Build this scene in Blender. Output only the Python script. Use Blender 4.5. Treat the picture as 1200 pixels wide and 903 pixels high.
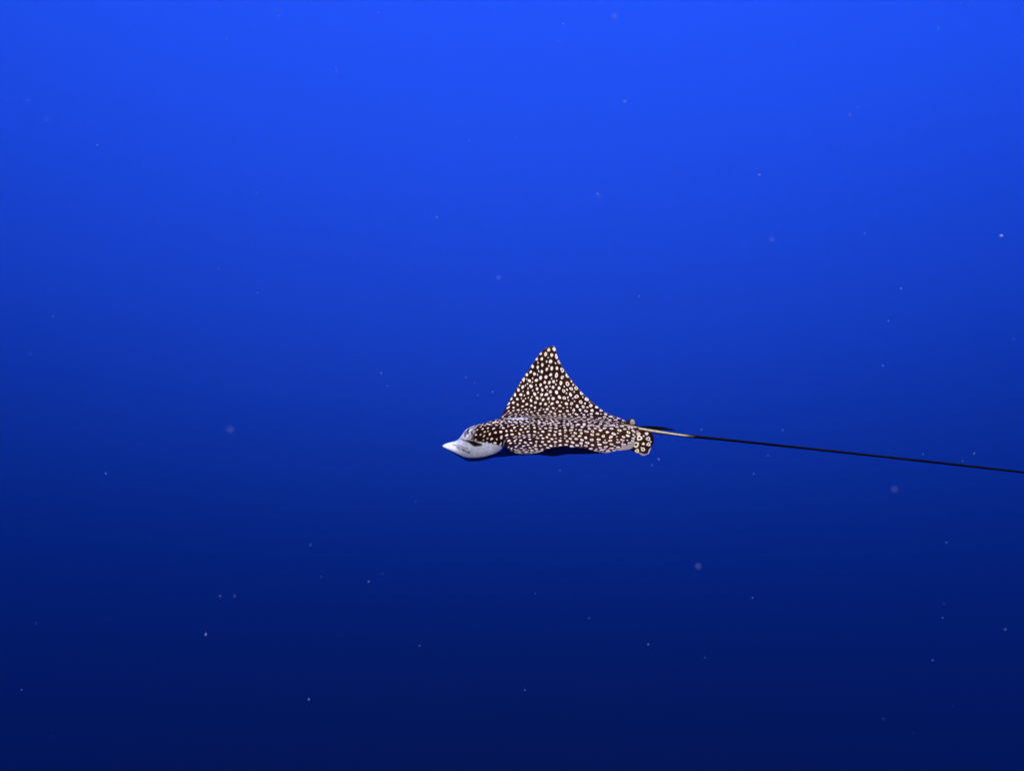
import bpy, math, random
import numpy as np
from mathutils import Vector, Matrix

for o in list(bpy.data.objects):
    bpy.data.objects.remove(o, do_unlink=True)
scene = bpy.context.scene
COL = scene.collection
R = math.radians

# ------------------------------------------------------------------ camera
HFOV, PITCH = 72.0, 30.0
FPX = 600 / math.tan(R(HFOV) / 2)              # focal length in photo pixels (1200 wide)
DIST = 4.4                                     # metres from the lens to the animal
U = DIST / FPX                                 # one photo pixel at that distance, in metres
cam_data = bpy.data.cameras.new('camera')
cam_data.sensor_width = 36.0
cam_data.lens = 18.0 / math.tan(R(HFOV) / 2)
cam_data.clip_start, cam_data.clip_end = 0.05, 6000
cam_data.dof.use_dof = True
cam_data.dof.focus_distance = DIST
cam_data.dof.aperture_fstop = 4.5
cam = bpy.data.objects.new('camera', cam_data)
COL.objects.link(cam)
cam.rotation_euler = (R(90 + PITCH), 0, 0)
scene.camera = cam
CAM = Matrix.Rotation(R(PITCH), 4, 'X')        # (right, depth, up) in the camera's frame -> world

# ------------------------------------------------------------------ daylight
SUN_EL, SUN_AZ = 30.0, 174.0                   # over the photographer's shoulder, bent down by the sea surface
sd = Vector((math.cos(R(SUN_EL)) * math.sin(R(SUN_AZ)), math.cos(R(SUN_EL)) * math.cos(R(SUN_AZ)), math.sin(R(SUN_EL))))
world = bpy.data.worlds.new('World')
scene.world = world
world.use_nodes = True
wn = world.node_tree
bg = wn.nodes['Background']
sky = wn.nodes.new('ShaderNodeTexSky')
sky.sky_type = 'NISHITA'
sky.sun_disc = False
sky.sun_elevation = R(SUN_EL)
sky.sun_rotation = R(SUN_AZ)
wn.links.new(sky.outputs[0], bg.inputs['Color'])
bg.inputs['Strength'].default_value = 0.0029
sun_data = bpy.data.lights.new('sun', 'SUN')
sun_data.energy = 5.0
sun_data.angle = R(0.5)
sun_data.color = (1.0, 0.93, 0.82)
sun = bpy.data.objects.new('sun', sun_data)
COL.objects.link(sun)
sun.rotation_euler = sd.to_track_quat('Z', 'Y').to_euler()

vs = scene.view_settings
vs.view_transform = 'Standard'
vs.look = 'None'
vs.gamma = 1.0
vs.use_curve_mapping = False
vs.exposure = 6.25
scene.cycles.use_denoising = True
scene.cycles.volume_bounces = 0

# ------------------------------------------------------------------ helpers
def new_mat(name):
    m = bpy.data.materials.new(name)
    m.use_nodes = True
    nt = m.node_tree
    nt.nodes.clear()
    out = nt.nodes.new('ShaderNodeOutputMaterial')
    return m, nt, out

def node(nt, typ, **kw):
    n = nt.nodes.new(typ)
    for k, v in kw.items():
        setattr(n, k, v)
    return n

def mesh_obj(name, verts, faces, mat, parent=None, attrs=None, smooth=True):
    me = bpy.data.meshes.new(name)
    verts = np.asarray(verts, dtype=np.float64)
    if isinstance(faces, np.ndarray):
        me.vertices.add(len(verts))
        me.vertices.foreach_set('co', verts.astype(np.float32).ravel())
        n, k = faces.shape
        me.loops.add(n * k)
        me.loops.foreach_set('vertex_index', faces.astype(np.int32).ravel())
        me.polygons.add(n)
        me.polygons.foreach_set('loop_start', np.arange(0, n * k, k, dtype=np.int32))
        me.update(calc_edges=True)
        me.validate()
    else:
        me.from_pydata([tuple(v) for v in verts], [], faces)
    for k, v in (attrs or {}).items():
        a = me.attributes.new(k, 'FLOAT', 'POINT')
        a.data.foreach_set('value', np.asarray(v, dtype=np.float32))
    me.materials.append(mat)
    if smooth:
        me.polygons.foreach_set('use_smooth', np.ones(len(me.polygons), dtype=bool))
    o = bpy.data.objects.new(name, me)
    COL.objects.link(o)
    o.parent = parent
    return o

def sstep(a, b, x):
    t = np.clip((x - a) / (b - a), 0, 1)
    return t * t * (3 - 2 * t)

def spline(xs, ys):
    """Monotone cubic through the points (Fritsch-Carlson)."""
    xs, ys = np.asarray(xs, float), np.asarray(ys, float)
    h = np.diff(xs); d = np.diff(ys) / h
    m = np.zeros_like(xs)
    m[0], m[-1] = d[0], d[-1]
    for i in range(1, len(xs) - 1):
        if d[i - 1] * d[i] > 0:
            w1, w2 = 2 * h[i] + h[i - 1], h[i] + 2 * h[i - 1]
            m[i] = (w1 + w2) / (w1 / d[i - 1] + w2 / d[i])
    def f(x):
        x = np.asarray(x, float)
        i = np.clip(np.searchsorted(xs, x) - 1, 0, len(xs) - 2)
        t = np.clip((x - xs[i]) / h[i], 0, 1)
        return ((1 + 2 * t) * (1 - t) ** 2 * ys[i] + t * (1 - t) ** 2 * h[i] * m[i]
                + t * t * (3 - 2 * t) * ys[i + 1] + t * t * (t - 1) * h[i] * m[i + 1])
    return f

# ------------------------------------------------------------------ the sea
DENS = 0.005                                  # extinction per metre, the same for red, green and blue
SURF = 2.2 / DENS                              # metres of water above the lens
ALB = (0.0024, 0.0310, 0.455)                     # how much of it is scattering, per colour
wm, nt, out = new_mat('sea_water')
add = node(nt, 'ShaderNodeVolumeScatter')
add.inputs['Color'].default_value = (*ALB, 1)
add.inputs['Density'].default_value = DENS
add.inputs['Anisotropy'].default_value = 0.18
ab = node(nt, 'ShaderNodeVolumeAbsorption')
ab.inputs['Color'].default_value = (*ALB, 1)
ab.inputs['Density'].default_value = DENS
a = node(nt, 'ShaderNodeAddShader')
nt.links.new(add.outputs[0], a.inputs[0]); nt.links.new(ab.outputs[0], a.inputs[1])
nt.links.new(a.outputs[0], out.inputs['Volume'])
H, B = 1600.0, -1400.0
wv = [(sx * H, sy * H, z) for z in (B, SURF) for sx, sy in ((-1, -1), (1, -1), (1, 1), (-1, 1))]
wf = [(3, 2, 1, 0), (4, 5, 6, 7), (0, 1, 5, 4), (1, 2, 6, 5), (2, 3, 7, 6), (3, 0, 4, 7)]
water = mesh_obj('water', wv, wf, wm, smooth=False)
water['kind'] = 'structure'
water['label'] = 'deep clear blue open sea water all around the ray'

# ------------------------------------------------------------------ the eagle ray: frame
# local units are photo pixels at DIST: x from snout to tail, +y the far (right) side, z dorsal
ROLL, YAW, X0, Z0, XP = 18.0, -1.5, -82.0, -63.5, 110.0
root = bpy.data.objects.new('eagle_ray', None)
COL.objects.link(root)
root.empty_display_size = 0.2
M_local = (Matrix.Translation((X0 + XP, FPX, Z0)) @ Matrix.Rotation(R(YAW), 4, 'Z')
           @ Matrix.Rotation(R(ROLL), 4, 'X') @ Matrix.Translation((-XP, 0, 0)))
M_unit = CAM @ Matrix.Scale(U, 4) @ M_local    # unit -> world
pivot = CAM @ (Vector((X0 + XP, FPX, Z0)) * U)
rot = (CAM @ Matrix.Rotation(R(YAW), 4, 'Z') @ Matrix.Rotation(R(ROLL), 4, 'X')).to_3x3()
root.matrix_world = Matrix.Translation(pivot) @ rot.to_4x4()
root['label'] = 'white-spotted dark brown eagle ray gliding in blue open water, far wing raised'
root['category'] = 'ray'
ML = np.array(M_local)
MLi = np.linalg.inv(ML)

def loc(p):
    """units -> root's object space in metres"""
    p = np.array(p, dtype=float).reshape(-1, 3)
    q = p.copy(); q[:, 0] -= XP
    return q * U

def to_px(p):
    p = np.asarray(p, float).reshape(-1, 3)
    c = p @ ML[:3, :3].T + ML[:3, 3]
    return 600 + FPX * c[:, 0] / c[:, 1], 451.5 - FPX * c[:, 2] / c[:, 1]

def from_px(px, py, depth):
    """photo pixel + depth offset from the animal's axis (units) -> local units"""
    px, py, depth = np.broadcast_arrays(np.asarray(px, float), np.asarray(py, float), np.asarray(depth, float))
    Y = FPX + depth
    c = np.stack([(px - 600) / FPX * Y, Y, -(py - 451.5) / FPX * Y], -1).reshape(-1, 3)
    return (c - ML[:3, 3]) @ MLi[:3, :3].T

# ------------------------------------------------------------------ eagle ray: skin materials
def skin_material(name, dark=(0.0150, 0.0036, 0.0005), gloss=0.42):
    m, nt, out = new_mat(name)
    L = nt.links.new
    def attr(n):
        a = node(nt, 'ShaderNodeAttribute'); a.attribute_name = n
        return a.outputs['Fac']
    tc = node(nt, 'ShaderNodeTexCoord')
    n1 = node(nt, 'ShaderNodeTexNoise'); n1.inputs['Scale'].default_value = 3.2; n1.inputs['Detail'].default_value = 3
    n2 = node(nt, 'ShaderNodeTexNoise'); n2.inputs['Scale'].default_value = 60; n2.inputs['Detail'].default_value = 4
    L(tc.outputs['Object'], n1.inputs['Vector']); L(tc.outputs['Object'], n2.inputs['Vector'])
    # dark back, patches of olive brown
    r1 = node(nt, 'ShaderNodeValToRGB')
    r1.color_ramp.elements[0].position = 0.42; r1.color_ramp.elements[0].color = (*dark, 1)
    r1.color_ramp.elements[1].position = 0.68; r1.color_ramp.elements[1].color = (dark[0] * 2.2, dark[1] * 3.2, dark[2] * 1.8, 1)
    L(n1.outputs['Fac'], r1.inputs[0])
    # off-white spots
    r2 = node(nt, 'ShaderNodeValToRGB')
    r2.color_ramp.elements[0].position = 0.3; r2.color_ramp.elements[0].color = (0.62, 0.53, 0.39, 1)
    r2.color_ramp.elements[1].position = 0.65; r2.color_ramp.elements[1].color = (0.86, 0.76, 0.59, 1)
    L(n2.outputs['Fac'], r2.inputs[0])
    mx = node(nt, 'ShaderNodeMixRGB'); L(attr('spot'), mx.inputs[0]); L(r1.outputs[0], mx.inputs[1]); L(r2.outputs[0], mx.inputs[2])
    # pale belly and head
    r3 = node(nt, 'ShaderNodeValToRGB')
    r3.color_ramp.elements[0].position = 0.3; r3.color_ramp.elements[0].color = (0.54, 0.59, 0.67, 1)
    r3.color_ramp.elements[1].position = 0.7; r3.color_ramp.elements[1].color = (0.80, 0.84, 0.90, 1)
    L(n2.outputs['Fac'], r3.inputs[0])
    m2 = node(nt, 'ShaderNodeMixRGB'); L(attr('pale'), m2.inputs[0]); L(mx.outputs[0], m2.inputs[1]); L(r3.outputs[0], m2.inputs[2])
    m3 = node(nt, 'ShaderNodeMixRGB'); L(attr('mark'), m3.inputs[0]); L(m2.outputs[0], m3.inputs[1]); m3.inputs[2].default_value = (*dark, 1)
    p = node(nt, 'ShaderNodeBsdfPrincipled')
    L(m3.outputs[0], p.inputs['Base Color'])
    p.inputs['Roughness'].default_value = gloss
    p.inputs['IOR'].default_value = 1.07
    n3 = node(nt, 'ShaderNodeTexNoise'); n3.inputs['Scale'].default_value = 180; n3.inputs['Detail'].default_value = 2
    L(tc.outputs['Object'], n3.inputs['Vector'])
    b = node(nt, 'ShaderNodeBump'); b.inputs['Strength'].default_value = 0.12; b.inputs['Distance'].default_value = 0.004
    L(n3.outputs['Fac'], b.inputs['Height']); L(b.outputs[0], p.inputs['Normal'])
    L(p.outputs[0], out.inputs['Surface'])
    return m

SKIN = skin_material('spotted_skin')
TAIL_SKIN = skin_material('tail_skin', dark=(0.0035, 0.0022, 0.0018))
def plain(name, col, rough):
    m, nt, out = new_mat(name)
    p = node(nt, 'ShaderNodeBsdfPrincipled')
    n = node(nt, 'ShaderNodeTexNoise'); n.inputs['Scale'].default_value = 40
    r = node(nt, 'ShaderNodeValToRGB')
    r.color_ramp.elements[0].color = (*[c * 0.75 for c in col], 1); r.color_ramp.elements[1].color = (*[c * 1.25 for c in col], 1)
    nt.links.new(n.outputs['Fac'], r.inputs[0]); nt.links.new(r.outputs[0], p.inputs['Base Color'])
    p.inputs['Roughness'].default_value = rough
    p.inputs['IOR'].default_value = 1.08
    nt.links.new(p.outputs[0], out.inputs['Surface'])
    return m
EYE = plain('eye_black', (0.006, 0.005, 0.005), 0.12)
EYE.node_tree.nodes['Principled BSDF'].inputs['Specular IOR Level'].default_value = 0.0
HORN = plain('spine_horn', (0.003, 0.002, 0.002), 0.6)

# ------------------------------------------------------------------ eagle ray: body shape
SPAN = 190.0
outline = np.array([(0, 0.3), (0.6, 2.6), (2.5, 4.6), (6, 7.6), (12, 11.4), (20, 15.5), (30, 19), (42, 22.5), (50, 25.5), (56, 30), (61, 37.5), (66, 53),
                    (72, 76), (80, 101), (90.5, 128.5), (102, 151.5), (113.5, 173.5), (123, 186.5), (130, 190.6), (135, 191.6), (138, 189),
                    (139.6, 177), (144.5, 161), (152, 142.5), (161.5, 123.5), (173.5, 102), (186.5, 81), (197.5, 62.5), (208, 49), (216, 40), (220.5, 25), (224, 9), (229, 4.5)], float)
seg = np.linalg.norm(np.diff(outline, axis=0), axis=1)
arc = np.r_[0, np.cumsum(seg)]
NS = 560
# Catmull-like smoothing of the outline, sampled evenly along its length
tt = np.linspace(0, arc[-1], NS)
ox, oy = spline(arc, outline[:, 0])(tt), spline(arc, outline[:, 1])(tt)
for _ in range(2):
    ox[1:-1] = 0.25 * ox[:-2] + 0.5 * ox[1:-1] + 0.25 * ox[2:]
    oy[1:-1] = 0.25 * oy[:-2] + 0.5 * oy[1:-1] + 0.25 * oy[2:]

top_h = spline([0, 3, 8, 13, 17, 22, 29, 38, 48, 62, 85, 120, 160, 195, 215, 228], [-7.8, -6.4, -5.4, -4.4, -2.8, 3.4, 12.2, 16.2, 18.5, 20.3, 20, 18.5, 15, 9, 6, 4])
bot_h = spline([0, 3, 12, 20, 29.5, 32, 43, 60, 90, 130, 170, 200, 215, 228], [-8.5, -10, -13.8, -17.6, -23.2, -23.7, -22.2, -18.6, -13.8, -11.5, -10, -8.5, -6, -4])
mid_h = spline([0, 8, 18, 28, 45, 60, 75, 120, 170, 228], [-8, -9, -11.2, -13.5, -12, -9, -4, 0, 0, 0])     # height of the side line
camber = spline([0, 130, 170, 200, 228], [0, 0, 3, 8, 10])
hump_w = spline([0, 50, 75, 120, 170, 205, 228], [20, 30, 42, 44, 36, 22, 8])
wing_th = spline([0, 60, 100, 150, 190, 228], [0, 3.5, 5, 4, 3, 2])

# wing curling upwards along the span
g = np.linspace(0, 200, 800)
def curl(a0, a1):
    ph = np.radians(a0 + (a1 - a0) * np.clip((g - 25) / (SPAN - 25), 0, 1.1))
    return ph, np.r_[0, np.cumsum(np.cos(ph[1:]) * np.diff(g))], np.r_[0, np.cumsum(np.sin(ph[1:]) * np.diff(g))]
FAR, NEAR = curl(6, 40), curl(8.5, 36)

def surface(x, v, W, side):
    """x stations, v in [-1,1], W half width; side +1 dorsal, -1 ventral -> local units and flat coordinates"""
    near_w = np.where((x > 45) & (x < 102), spline([45, 50, 56, 61, 66, 71, 75, 79, 84, 90, 96, 102],
                                                  [23.6, 25.2, 27.3, 29, 31.5, 37, 48, 64, 89, 121, 139, 151.5])(np.clip(x, 45, 102)), W)
    near_w = near_w * (1 + 0.34 * sstep(192, 211, x) * (1 - sstep(217, 224, x)))
    Wn = np.where(v < 0, near_w, W)
    y = v * Wn
    m = np.where(x < 100, sstep(25, 38, Wn), 1.0)
    av = np.abs(v)
    closed = np.sqrt(np.clip(1 - av ** (2.3 if side > 0 else 3.0), 0, 1))
    edge = np.sqrt(np.clip(1 - av ** 6, 0, 1))
    hump = np.exp(-(np.abs(y) / hump_w(x)) ** 2.2)
    if side < 0:
        hump = np.exp(-(np.abs(y) / (0.78 * hump_w(x))) ** 4)
    t = top_h(x) - mid_h(x); b = bot_h(x) - mid_h(x)
    h = np.where(side > 0, t, b)
    wt = wing_th(x) * np.sqrt(np.clip(1 - av ** 1.5, 0, 1)) * np.clip(1 - np.abs(y) / 260, 0, 1)
    z = (1 - m) * h * closed + m * (h * hump * edge + side * wt * 0.5)
    z = z + mid_h(x) * (1 - sstep(34, 48, np.abs(y)))
    s = np.abs(y)
    sel = lambda k: np.where(y > 0, np.interp(s, g, FAR[k]), np.interp(s, g, NEAR[k]))
    ph, yw, zw = sel(0), sel(1), sel(2)
    near = np.where(y < 0, 1.0, 0.0)
    z = z + near * (1 - sstep(95, 135, x)) * np.interp(s, [0, 30, 42, 56, 102, 128, 151, 173, 190], [0, 0, 3.5, 4, 3.4, 2, 0, -2.5, 0])
    z = z + near * 6.5 * sstep(126, 146, x) * np.exp(-((s - 138) / 44) ** 2)
    # loose trailing edge ripples a little
    ch = sstep(110, 180, x) * sstep(40, 110, s)
    z = z + ch * 1.0 * np.sin(s / 17.0 + x / 26.0)
    f = sstep(40, 70, x) * 1.0
    zz = zw * f + z * np.cos(ph * f)
    yy = np.sign(y) * ((yw * f + s * (1 - f)) - z * np.sin(ph * f) * sstep(15, 60, s))
    zz = zz + camber(x) * np.exp(-(s / 60) ** 2)
    return np.stack([x, yy, zz], -1), y

NV = 190
vv = np.sin(np.linspace(-np.pi / 2, np.pi / 2, 2 * NV + 1) * 0.94) / math.sin(math.pi / 2 * 0.94)
Xg = np.repeat(ox[:, None], len(vv), 1); Vg = np.repeat(vv[None, :], NS, 0); Wg = np.repeat(oy[:, None], len(vv), 1)
Pt, Yt = surface(Xg, Vg, Wg, 1.0)
Pb, Yb = surface(Xg, Vg, Wg, -1.0)
nv = len(vv)
top_idx = np.arange(NS * nv).reshape(NS, nv)
bot_idx = top_idx.copy()
inner = np.zeros((NS, nv), bool); inner[:, 1:-1] = True
bot_idx[inner] = NS * nv + np.arange(inner.sum())
P = np.concatenate([Pt.reshape(-1, 3), Pb[inner]])
P[top_idx[:, 0]] = 0.5 * (Pt[:, 0] + Pb[:, 0]); P[top_idx[:, -1]] = 0.5 * (Pt[:, -1] + Pb[:, -1])
FX = np.concatenate([Xg.ravel(), Xg[inner]]); FY = np.concatenate([Yt.ravel(), Yb[inner]])
FV = np.concatenate([Vg.ravel(), Vg[inner]])
ISTOP = np.r_[np.ones(NS * nv), np.zeros(inner.sum())]
def quads(ix, flip):
    q = np.stack([ix[:-1, :-1], ix[1:, :-1], ix[1:, 1:], ix[:-1, 1:]], -1).reshape(-1, 4)
    return q[:, ::-1] if flip else q
faces = np.concatenate([quads(top_idx, False), quads(bot_idx, True)])
capf = np.stack([top_idx[-1, :-1], top_idx[-1, 1:], bot_idx[-1, 1:], bot_idx[-1, :-1]], -1)[1:-1]
capn = np.stack([top_idx[0, :-1], bot_idx[0, :-1], bot_idx[0, 1:], top_idx[0, 1:]], -1)[1:-1]
faces = np.concatenate([faces, capf, capn])

# ------------------------------------------------------------------ eagle ray: spots
rng = np.random.default_rng(11)
EL = spline([0, 40, 90, 140, 200], [1.0, 1.15, 1.65, 1.8, 1.8])     # spots get longer along the span towards the tip
gy = np.linspace(0, 200, 801)
wy_t = np.r_[0, np.cumsum(0.25 / EL(gy[1:]))]
def warp(y):
    return np.sign(y) * np.interp(np.abs(y), gy, wy_t)

def scatter_spots(seed, sgn):
    r = np.random.default_rng(seed)
    ymax = np.interp(190, gy, wy_t)
    pts = []
    def size(x, y, k):
        rear = sstep(95, 200, x)
        base = 1.5 + 0.6 * rear + 0.2 * sstep(60, 110, y) - 0.6 * (1 - sstep(40, 62, x))
        return base * (k == 0) * r.uniform(0.85, 1.12) + (k == 1) * r.uniform(0.7, 1.0) * (0.9 + 0.25 * rear)
    arr = np.zeros((0, 3))
    for k, tries, gap in ((0, 42000, 2.35), (1, 7000, 1.6)):
        for _ in range(tries):
            x = r.uniform(34, 226); yv = r.uniform(-2, ymax)
            yf = np.interp(abs(yv), wy_t, gy)
            W = np.interp(x, ox, oy)
            if yf > (W - 1.0 if x > 72 else 48):
                continue
            if k == 1 and yf < 75 and r.random() < 0.6:
                continue
            s = size(x, yf, k)
            if len(arr):
                d = np.hypot(arr[:, 0] - x, arr[:, 1] - yv) - arr[:, 2] - s
                if d.min() < gap * (0.9 + 0.25 * r.random()) * (1.18 if yf < 85 else 1.0):
                    continue
            arr = np.vstack([arr, (x, yv, s)])
            ring = 0.0
            if k == 0 and r.random() < 0.92 * sstep(132, 182, x + 0.1 * yf):
                ring = r.uniform(0.3, 0.5)
            elif k == 0 and r.random() < 0.06:
                ring = 0.25
            pts.append((x, yv * sgn, s, ring, r.uniform(0, math.pi), r.uniform(0.85, 1.3), r.uniform(0, 6.28), r.uniform(0.05, 0.2)))
    return pts

spot = np.zeros(len(P))
WY = warp(FY)
# on the steep sides of the head distances are measured along the skin
seg3 = np.linalg.norm(np.diff(Pt, axis=1)[..., 1:], axis=-1)
arc3 = np.concatenate([np.zeros((NS, 1)), np.cumsum(seg3, axis=1)], axis=1)
arc3 = arc3 - arc3[:, nv // 2:nv // 2 + 1]
k_head = (1 - sstep(62, 80, Xg)).ravel()
WY[:NS * nv] = WY[:NS * nv] * (1 - k_head) + arc3.ravel() * k_head
for seed, sgn in ((5, 1), (9, -1)):
    for (x, y, s, ring, ang, el, ph0, amp) in scatter_spots(seed, sgn):
        rad = s * 1.8
        k = np.nonzero((np.abs(FX - x) < rad) & (np.abs(WY - y) < rad) & (ISTOP > 0.5))[0]
        if not len(k):
            continue
        dx, dy = FX[k] - x, WY[k] - y
        c, sn = math.cos(ang), math.sin(ang)
        a, b = (dx * c + dy * sn) * math.sqrt(el), (-dx * sn + dy * c) / math.sqrt(el)
        d = np.hypot(a, b); th = np.arctan2(b, a)
        rr = s * (1 + amp * np.sin(2 * th + ph0) + 0.5 * amp * np.sin(3 * th + 2 * ph0))
        w = 0.42
        val = 1 - sstep(rr - w, rr + w, d)
        if ring > 0:
            val *= sstep(rr * ring - w * 0.8, rr * ring + w * 0.8, d) * 0.97 + 0.03
        spot[k] = np.maximum(spot[k], val)
# fine pale beading along the wing's edge
W_at = np.interp(FX, ox, oy)
edge_d = W_at - np.abs(FY)
bead = (1 - sstep(0.6, 1.6, edge_d)) * sstep(64, 80, FX) * (0.5 + 0.5 * np.sin(np.abs(FY) * 1.15 + 2 * np.sin(FX * 0.7)))
spot = np.maximum(spot, bead * 0.55 * ISTOP * (1 - 0.5 * sstep(60, 100, FX) * (FX < 134)))

# colour zones of the head, drawn on the near cheek and mirrored
Pm = P.copy(); Pm[:, 1] = -np.abs(Pm[:, 1])
hx, hy = to_px(Pm)
def dseg(pts, w, soft):
    d = np.full(len(P), 1e9)
    for (x1, y1), (x2, y2) in zip(pts[:-1], pts[1:]):
        t = np.clip(((hx - x1) * (x2 - x1) + (hy - y1) * (y2 - y1)) / ((x2 - x1) ** 2 + (y2 - y1) ** 2), 0, 1)
        d = np.minimum(d, np.hypot(hx - x1 - t * (x2 - x1), hy - y1 - t * (y2 - y1)))
    return 1 - sstep(w - soft, w + soft, d)
def vnoise(x, y, s, seed):
    r = np.random.default_rng(seed); T = r.random((64, 64))
    a, b = x / s, y / s
    i, j = np.floor(a).astype(int), np.floor(b).astype(int)
    fa, fb = a - i, b - j
    fa, fb = fa * fa * (3 - 2 * fa), fb * fb * (3 - 2 * fb)
    q = lambda u, w: T[u % 64, w % 64]
    return (q(i, j) * (1 - fa) + q(i + 1, j) * fa) * (1 - fb) + (q(i, j + 1) * (1 - fa) + q(i + 1, j + 1) * fa) * fb

line = np.interp(FX, [0, 20, 27, 36, 46, 58, 68, 82, 96, 120], [470, 470, 512, 515.5, 518.0, 519.5, 522, 526.5, 531.5, 560])
under = sstep(-1.0, 1.0, hy - line) * (1 - sstep(36, 46, np.abs(FY)))
head = 1 - sstep(66, 96, FX)
pale = np.where(ISTOP > 0.5, under * head, np.maximum(under, sstep(88, 104, FX)))
pale = np.maximum(pale, (1 - ISTOP) * sstep(0.5, 3.0, edge_d) * sstep(56, 66, FX))
crown = sstep(15, 20, FX) * (1 - sstep(28, 42, FX + 6 * (vnoise(FX, FY + 50, 5, 3) - 0.5))) * (1 - under)
mott = 0.04 + 0.96 * sstep(0.40, 0.56, vnoise(FX, FY + 90, 2.4, 4))
pale = np.maximum(pale, crown * mott)
crest_sheen = (1 - sstep(0.5, 1.15, np.hypot((FX - 88) / 15, (FY - 12) / 5.0) + 0.7 * (vnoise(FX, FY * 3, 3, 8) - 0.5))) * ISTOP  # pale sheen along the dorsal crest, a highlight painted into the skin colour
pale = np.maximum(pale, crest_sheen * 0.75)
mark = np.maximum.reduce([dseg([(547, 516), (553, 518.6), (557, 520), (564, 521)], 3.4 - 0.24 * np.abs(hx - 556), 1.4), dseg([(540, 514.5), (545, 516), (552, 519)], 1.2, 1.0) * 0.8 * sstep(.25, .6, vnoise(hx, hy, 3, 21)),
                          dseg([(535, 523.6), (542, 526.6), (550, 530.4)], 0.6 + 0.9 * np.clip((hx - 536) / 14, 0, 1), 0.9) * (0.5 + 0.5 * vnoise(hx, hy, 3, 77)),
                          dseg([(531, 520.8), (538, 522.4), (548, 525.6)], 0.55, 0.7) * 0.75,
                          dseg([(522, 527.2), (532, 531.3), (541, 535.5)], 0.8, 0.7) * 0.55,
                          dseg([(560, 535), (568, 535.6), (575, 535)], 0.8, 0.9) * 0.4]) * (FX < 66)
mark = np.maximum(mark, 0.25 * sstep(0.55, 0.75, vnoise(FX, FY + 33, 6, 12)) * (1 - ISTOP) * sstep(70, 100, FX))
mark = np.maximum(mark, crown * 0.75 * sstep(0.56, 0.7, vnoise(FX * 1.0, FY + 170, 3.1, 15)))
mark = np.maximum(mark, (1 - ISTOP) * 0.6 * sstep(55, 80, np.abs(FY) + 8 * (vnoise(FX, FY + 500, 14, 2) - 0.5)))
mark = np.maximum(mark, 0.16 * sstep(0.4, 0.8, vnoise(hx, hy + 40, 7, 31)) * (FX > 26) * (FX < 90) * under)
spot = spot * (1 - crown * 0.6)
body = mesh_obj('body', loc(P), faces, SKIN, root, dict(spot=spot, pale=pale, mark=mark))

# ------------------------------------------------------------------ eagle ray: fins, tail, spines, eyes
def tube(name, pts, rad, mat, n=14, attr_fn=None, flat=1.0):
    pts = np.asarray(pts, float); rad = np.asarray(rad, float)
    V = []; Fc = []
    up = np.array([0, 0, 1.0])
    ang = np.linspace(0, 2 * np.pi, n, endpoint=False)
    for i, p in enumerate(pts):
        t = pts[min(i + 1, len(pts) - 1)] - pts[max(i - 1, 0)]; t /= np.linalg.norm(t)
        s = np.cross(t, up); s /= np.linalg.norm(s); u2 = np.cross(s, t)
        V += [p + rad[i] * (math.cos(q) * s * flat + math.sin(q) * u2) for q in ang]
    m = len(pts)
    for i in range(m - 1):
        for j in range(n):
            Fc.append((i * n + j, i * n + (j + 1) % n, (i + 1) * n + (j + 1) % n, (i + 1) * n + j))
    Fc.append(tuple(range(n))[::-1]); Fc.append(tuple(range((m - 1) * n, m * n)))
    V = np.array(V)
    at = attr_fn(V, np.tile(ang, m)) if attr_fn else None
    return mesh_obj(name, loc(V), Fc, mat, root, at)

# whip tail
tx = np.r_[np.linspace(724, 830, 60), np.linspace(833, 1290, 150)]
ty = spline([724, 735, 750, 775, 800, 850, 950, 1080, 1200, 1290], [499.5, 499.8, 502.5, 506.3, 509.8, 515, 525.7, 539.8, 553.2, 563.5])(tx)
tr = spline([724, 735, 750, 775, 800, 850, 1000, 1200, 1290], [4.5, 3.9, 3.0, 2.4, 1.95, 1.55, 1.35, 1.2, 0.9])(tx)
tail_pts = from_px(tx, ty, spline([724, 800, 1290], [0, -4, -60])(tx))
def tail_attr(V, ang):
    px, py = to_px(V)
    stripe = sstep(0.4, 0.75, np.cos(ang + 0.1))
    fade = 1 - sstep(800, 816, px + 8 * (vnoise(px, py, 4, 5) - 0.5))
    return dict(spot=np.clip(stripe * fade * sstep(724, 732, px) * 1.0, 0, 1), pale=np.zeros(len(V)), mark=np.zeros(len(V)))
tail = tube('tail', tail_pts, tr, TAIL_SKIN, 28, tail_attr)
tail['label'] = 'long thin black whip tail with a white streak near its base'

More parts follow.
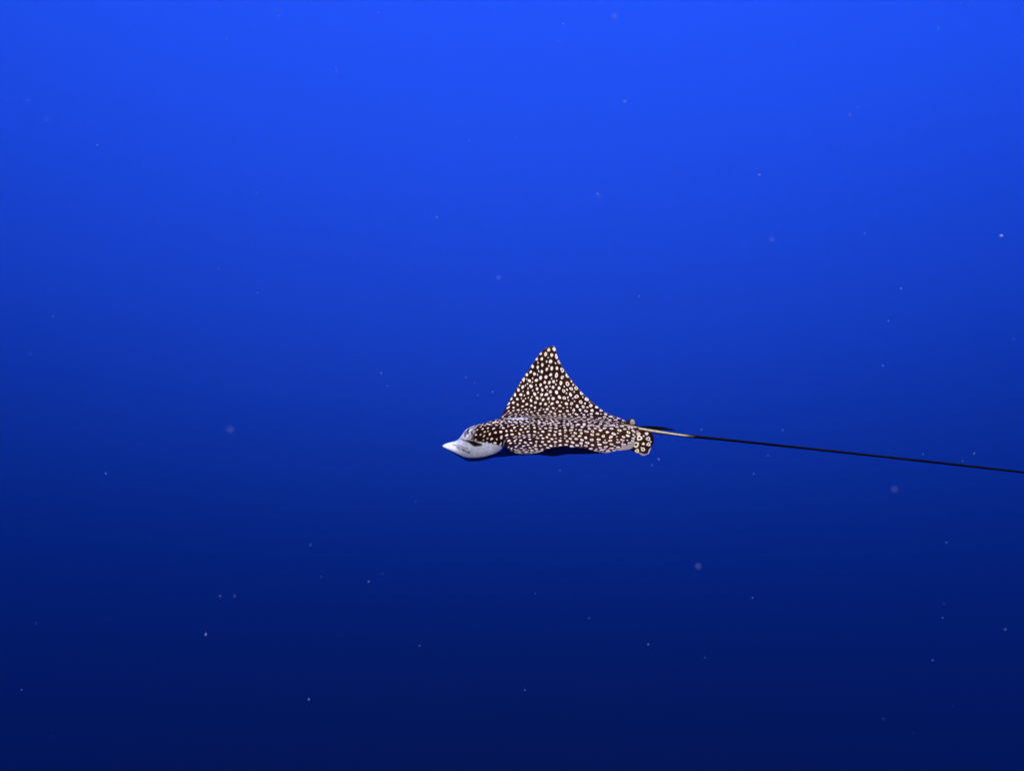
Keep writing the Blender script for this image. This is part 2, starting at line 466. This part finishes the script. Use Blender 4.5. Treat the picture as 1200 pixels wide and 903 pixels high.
def lobe(name, up_px, lo_px, depth_up, depth_lo, thick, attr_fn, mirror=False, nu=70, nw=60):
    """thin fin between an upper and a lower edge curve given in photo pixels"""
    up_px, lo_px = np.array(up_px, float), np.array(lo_px, float)
    s = np.linspace(0, 1, nu); w = np.linspace(0, 1, nw)
    def curve(c):
        a = np.linspace(0, 1, len(c))
        return np.stack([spline(a, c[:, 0])(s), spline(a, c[:, 1])(s)], -1)
    cu, cl = curve(up_px), curve(lo_px)
    Sg, Wg = np.meshgrid(s, w, indexing='ij')
    px = cu[:, None, 0] * (1 - Wg) + cl[:, None, 0] * Wg
    py = cu[:, None, 1] * (1 - Wg) + cl[:, None, 1] * Wg
    dep = depth_up[0] * (1 - Sg) * (1 - Wg) + depth_up[1] * Sg * (1 - Wg) + depth_lo[0] * (1 - Sg) * Wg + depth_lo[1] * Sg * Wg
    dep = dep - 3 * np.sin(np.pi * Wg) * (1 - 0.5 * Sg)
    base = from_px(px.ravel(), py.ravel(), dep.ravel()).reshape(nu, nw, 3)
    du = np.gradient(base, axis=0); dw = np.gradient(base, axis=1)
    nn = np.cross(du, dw); nn /= np.linalg.norm(nn, axis=-1, keepdims=True) + 1e-9
    th = thick * np.sqrt(np.clip(4 * Wg * (1 - Wg), 0, 1)) * np.sqrt(np.clip(1 - Sg ** 6, 0, 1)) * (1 - 0.6 * Sg) + 0.12
    A, Bk = base + nn * th[..., None], base - nn * th[..., None]
    V = np.concatenate([A.reshape(-1, 3), Bk.reshape(-1, 3)])
    i = np.arange(nu * nw).reshape(nu, nw); j = i + nu * nw
    q = [quads(i, False), quads(j, True)]
    rim = np.concatenate([i[:, 0], i[-1, 1:], i[-2::-1, -1], i[0, -2:0:-1]])
    rim2 = np.roll(rim, -1)
    q.append(np.stack([rim, rim + nu * nw, rim2 + nu * nw, rim2], -1))
    at = attr_fn(np.tile(px.ravel(), 2), np.tile(py.ravel(), 2), np.tile(Sg.ravel(), 2), np.tile(Wg.ravel(), 2))
    if mirror:
        V = V * np.array([1, -1, 1])
    return mesh_obj(name, loc(V), np.concatenate(q), SKIN, root, at)

pel_spots = [(738.5, 509.5, 2.9, .55), (748, 509, 2.2, .4), (757.5, 508.5, 2.0, .3), (733, 513.5, 1.9, 0), (741, 516, 1.6, 0), (749, 514, 3.3, .5), (759, 514.5, 2.6, .5),
             (745, 521.5, 3.6, .55), (737, 519, 1.7, 0), (753.5, 520.5, 1.6, 0), (759.5, 521, 2.4, .45), (738.5, 525, 1.9, .0), (746.5, 528.5, 2.4, .4), (753.5, 527, 2.3, .5), (730, 518.5, 1.5, 0),
             (754, 511.5, 1.0, 0), (743.5, 512.5, 1.0, 0), (762, 517.8, 0.9, 0), (751.5, 525, .8, 0), (741.5, 521, .8, 0), (734.5, 507.2, 1.2, 0), (728.5, 511, 2.0, .4)]
def pelvic_attr(px, py, s, w):
    v = np.zeros(len(px))
    for (x, y, r, ring) in pel_spots:
        d = np.hypot((px - x), (py - y) * 1.08)
        rr = r * 0.92 * (1 + 0.12 * np.sin(3 * np.arctan2(py - y, px - x) + x))
        q = 1 - sstep(rr - .45, rr + .45, d)
        if ring:
            q *= sstep(rr * ring - .35, rr * ring + .35, d)
        v = np.maximum(v, q)
    rim = sstep(0.93, 0.985, s + 0.03 * (vnoise(px, py, 2.2, 6) - .5)) * sstep(0.35, 0.6, w)
    rim = np.maximum(rim, sstep(0.9, 0.97, w) * sstep(.6, .8, s) * 0.8)
    return dict(spot=v, pale=rim * 0.5, mark=np.zeros(len(px)))
up = [(716, 505), (726, 506), (738, 504.5), (750, 504), (758, 505), (763.5, 508.5), (766.3, 514), (765.6, 519)]
lo = [(716, 521), (724, 522.5), (732, 523), (740, 527.5), (747, 531), (754, 533.8), (760, 531.5)]
near_fin = lobe('pelvic_fin', up, lo, (-6, -8), (-16, -34), 2.2, pelvic_attr)
far_fin = lobe('pelvic_fin', up, lo, (-6, -8), (-16, -34), 2.2, pelvic_attr, mirror=True)

def dorsal_attr(px, py, s, w):
    patch = (1 - sstep(0.75, 1.1, np.hypot((px - 741.2) / 2.9, (py - 495.0) / 3.8) + .5 * (vnoise(px, py, 2, 3) - .5)))
    return dict(spot=np.zeros(len(px)), pale=patch * .42, mark=np.zeros(len(px)))
lobe('dorsal_fin', [(724, 500), (730, 497.5), (735, 493.2), (739, 490.2), (742.5, 490.3), (744.8, 493), (745.5, 498)],
     [(724, 502.5), (730, 502), (736, 502), (739, 502), (742, 502.5), (744.5, 503), (746, 503)], (1, 1), (1, 1), 1.1, dorsal_attr, nu=40, nw=30)

for (x1, y1, x2, y2, dz) in ((744, 500.5, 784, 500.8, 2.0), (745, 501.2, 792, 503.0, 0.5), (746, 501.8, 801, 505.2, -1.0), (745, 501.6, 777, 503.2, 3.0)):
    k = np.linspace(0, 1, 16)
    pts = from_px(x1 + (x2 - x1) * k, y1 + (y2 - y1) * k - 0.9 * np.sin(np.pi * k), dz * (0.3 + k))
    tube('tail_spine', pts, 1.25 * (1 - k) ** 0.75 + 0.12, HORN, 8)

def ball(name, centre, r, mat, parent, sc=(1, 1, 1), n=14):
    V = [(0, 0, 1)]; Fc = []
    for i in range(1, n):
        for j in range(2 * n):
            a, b = math.pi * i / n, math.pi * j / n
            V.append((math.sin(a) * math.cos(b), math.sin(a) * math.sin(b), math.cos(a)))
    V.append((0, 0, -1)); m = 2 * n
    for j in range(m):
        Fc.append((0, 1 + j, 1 + (j + 1) % m))
        Fc.append((len(V) - 1, len(V) - 1 - m + (j + 1) % m, len(V) - 1 - m + j))
    for i in range(n - 2):
        for j in range(m):
            a = 1 + i * m
            Fc.append((a + j, a + m + j, a + m + (j + 1) % m, a + (j + 1) % m))
    V = np.array(V) * np.array(sc) * r + np.array(centre)
    return mesh_obj(name, loc(V), Fc, mat, parent)
# eye: find the skin where the photo shows it
near = (FY < 0) & (FX < 60)
k = np.argmin(np.where(near, np.hypot(hx - 555.5, hy - 518.8) + 1e3 * (P[:, 1] > 0), 1e9))
ec = P[k]
for sgn in (1, -1):
    c = np.array([ec[0], sgn * ec[1], ec[2]])
    e = ball('eye', c + np.array([0, 1.0 * sgn, 0]), 1.7, EYE, root, (1.15, 0.8, 0.9))

# ------------------------------------------------------------------ drifting specks
sm, nt, out = new_mat('marine_snow')
d = node(nt, 'ShaderNodeBsdfDiffuse'); d.inputs['Color'].default_value = (0.38, 0.52, 0.9, 1)
t = node(nt, 'ShaderNodeBsdfTransparent')
at = node(nt, 'ShaderNodeAttribute'); at.attribute_name = 'cover'
mx = node(nt, 'ShaderNodeMixShader')
nt.links.new(at.outputs['Fac'], mx.inputs[0]); nt.links.new(t.outputs[0], mx.inputs[1]); nt.links.new(d.outputs[0], mx.inputs[2])
nt.links.new(mx.outputs[0], out.inputs['Surface'])
random.seed(4)
specks = [(1173, 277, 3.4, .30, 1.1), (241, 743, 3.0, .30, 1.3), (584, 325, 4.2, .08, .7), (702, 230, 5, .10, .6), (1048, 573, 6, .06, .5), (818, 663, 6, .10, .55), (270, 503, 7, .06, .5),
          (732, 119, 3, .12, 1.), (720, 20, 4.5, .10, .7), (905, 281, 4, .07, .8), (890, 205, 2.4, .14, 1.4), (690, 724, 1.8, .3, 2.), (615, 808, 2., .25, 1.8), (362, 819, 2.1, .3, 1.6),
          (432, 681, 2.2, .2, 1.4), (376, 675, 1.4, .25, 2.), (364, 638, 3, .08, 1.), (448, 672, 2, .1, 1.2), (275, 698, 2.6, .08, 1.), (1056, 338, 1.7, .2, 2.), (1041, 376, 1.8, .2, 2.),
          (749, 347, 1.4, .25, 2.), (55, 140, 5, .05, .6), (700, 487 - 260, 1.6, .16, 1.6), (550, 165, 1.6, .14, 2.), (660, 28, 2, .14, 1.8), (1100, 34, 2.6, .1, 1.), (1005, 126, 2.2, .1, 1.4), (996, 135, 2.4, .07, 1.),
          (556, 455 - 6, 1.2, .3, 2.5), (577, 459, 1.2, .35, 2.5), (560, 463, 1.6, .2, 2.), (546, 442, 2., .08, 2.), (772, 538, 1.8, .16, 2.), (764, 545, 2., .1, 1.6), (656, 551, 1.8, .14, 2.), (822, 503, 1.5, .16, 2.), (917, 504, 1.6, .14, 2.2), (900, 534, 1.4, .16, 2.2),
          (1178, 737, 2.4, .14, 1.2), (1106, 707, 1.4, .2, 2.), (826, 770, 1.6, .14, 2.), (632, 799, 1.2, .25, 2.), (256, 315, 1.4, .2, 2.), (302, 343, 1.3, .2, 2.), (62, 371, 1.6, .12, 2.), (446, 356, 1.2, .15, 2.), (454, 452, 1.3, .18, 2.), (114, 170, 1.6, .14, 2.), (325, 12, 2., .1, 1.5), (443, 15, 1.4, .16, 2.), (790, 240, 1.6, .1, 2.), (1128, 540, 1.4, .14, 2.), (627, 695, 1.6, .2, 2.)]
for _ in range(420):
    specks.append((random.uniform(-250, 1450), random.uniform(-200, 1100), random.choice((.8, .9, 1.0, 1.1, 1.3, 1.6, 2.4)), random.uniform(.03, .12), random.uniform(0.9, 7.0)))
SV, SF, SA = [], [], []
phi_g = (1 + 5 ** .5) / 2
ico = np.array([(-1, phi_g, 0), (1, phi_g, 0), (-1, -phi_g, 0), (1, -phi_g, 0), (0, -1, phi_g), (0, 1, phi_g), (0, -1, -phi_g), (0, 1, -phi_g), (phi_g, 0, -1), (phi_g, 0, 1), (-phi_g, 0, -1), (-phi_g, 0, 1)]) / math.hypot(1, phi_g)
icof = [(0, 11, 5), (0, 5, 1), (0, 1, 7), (0, 7, 10), (0, 10, 11), (1, 5, 9), (5, 11, 4), (11, 10, 2), (10, 7, 6), (7, 1, 8), (3, 9, 4), (3, 4, 2), (3, 2, 6), (3, 6, 8), (3, 8, 9), (4, 9, 5), (2, 4, 11), (6, 2, 10), (8, 6, 7), (9, 8, 1)]
CM = np.array(CAM.to_3x3())
for (px, py, size, cover, dist) in specks:
    c = np.array([(px - 600) / FPX * dist, dist, -(py - 451.5) / FPX * dist])
    r = size / 2 * dist / FPX
    V = ico * r * (0.75 + 0.5 * np.random.default_rng(int(px * 7 + py * 13) % 99991).random((12, 1)))
    V = V * np.array([random.choice((.7, 1, 1, 1.7)), .8, random.uniform(.6, 1.3)]) + c
    b = len(SV)
    SV += list(V @ CM.T); SA += [min(1.0, cover * (3.2 if py < 350 else 2.0 if py < 600 else 1.3))] * 12
    SF += [(b + i, b + j, b + k2) for i, j, k2 in icof]
snow = mesh_obj('marine_snow', SV, SF, sm, None, dict(cover=SA))
snow['kind'] = 'stuff'
snow['label'] = 'tiny pale specks drifting through the blue water'
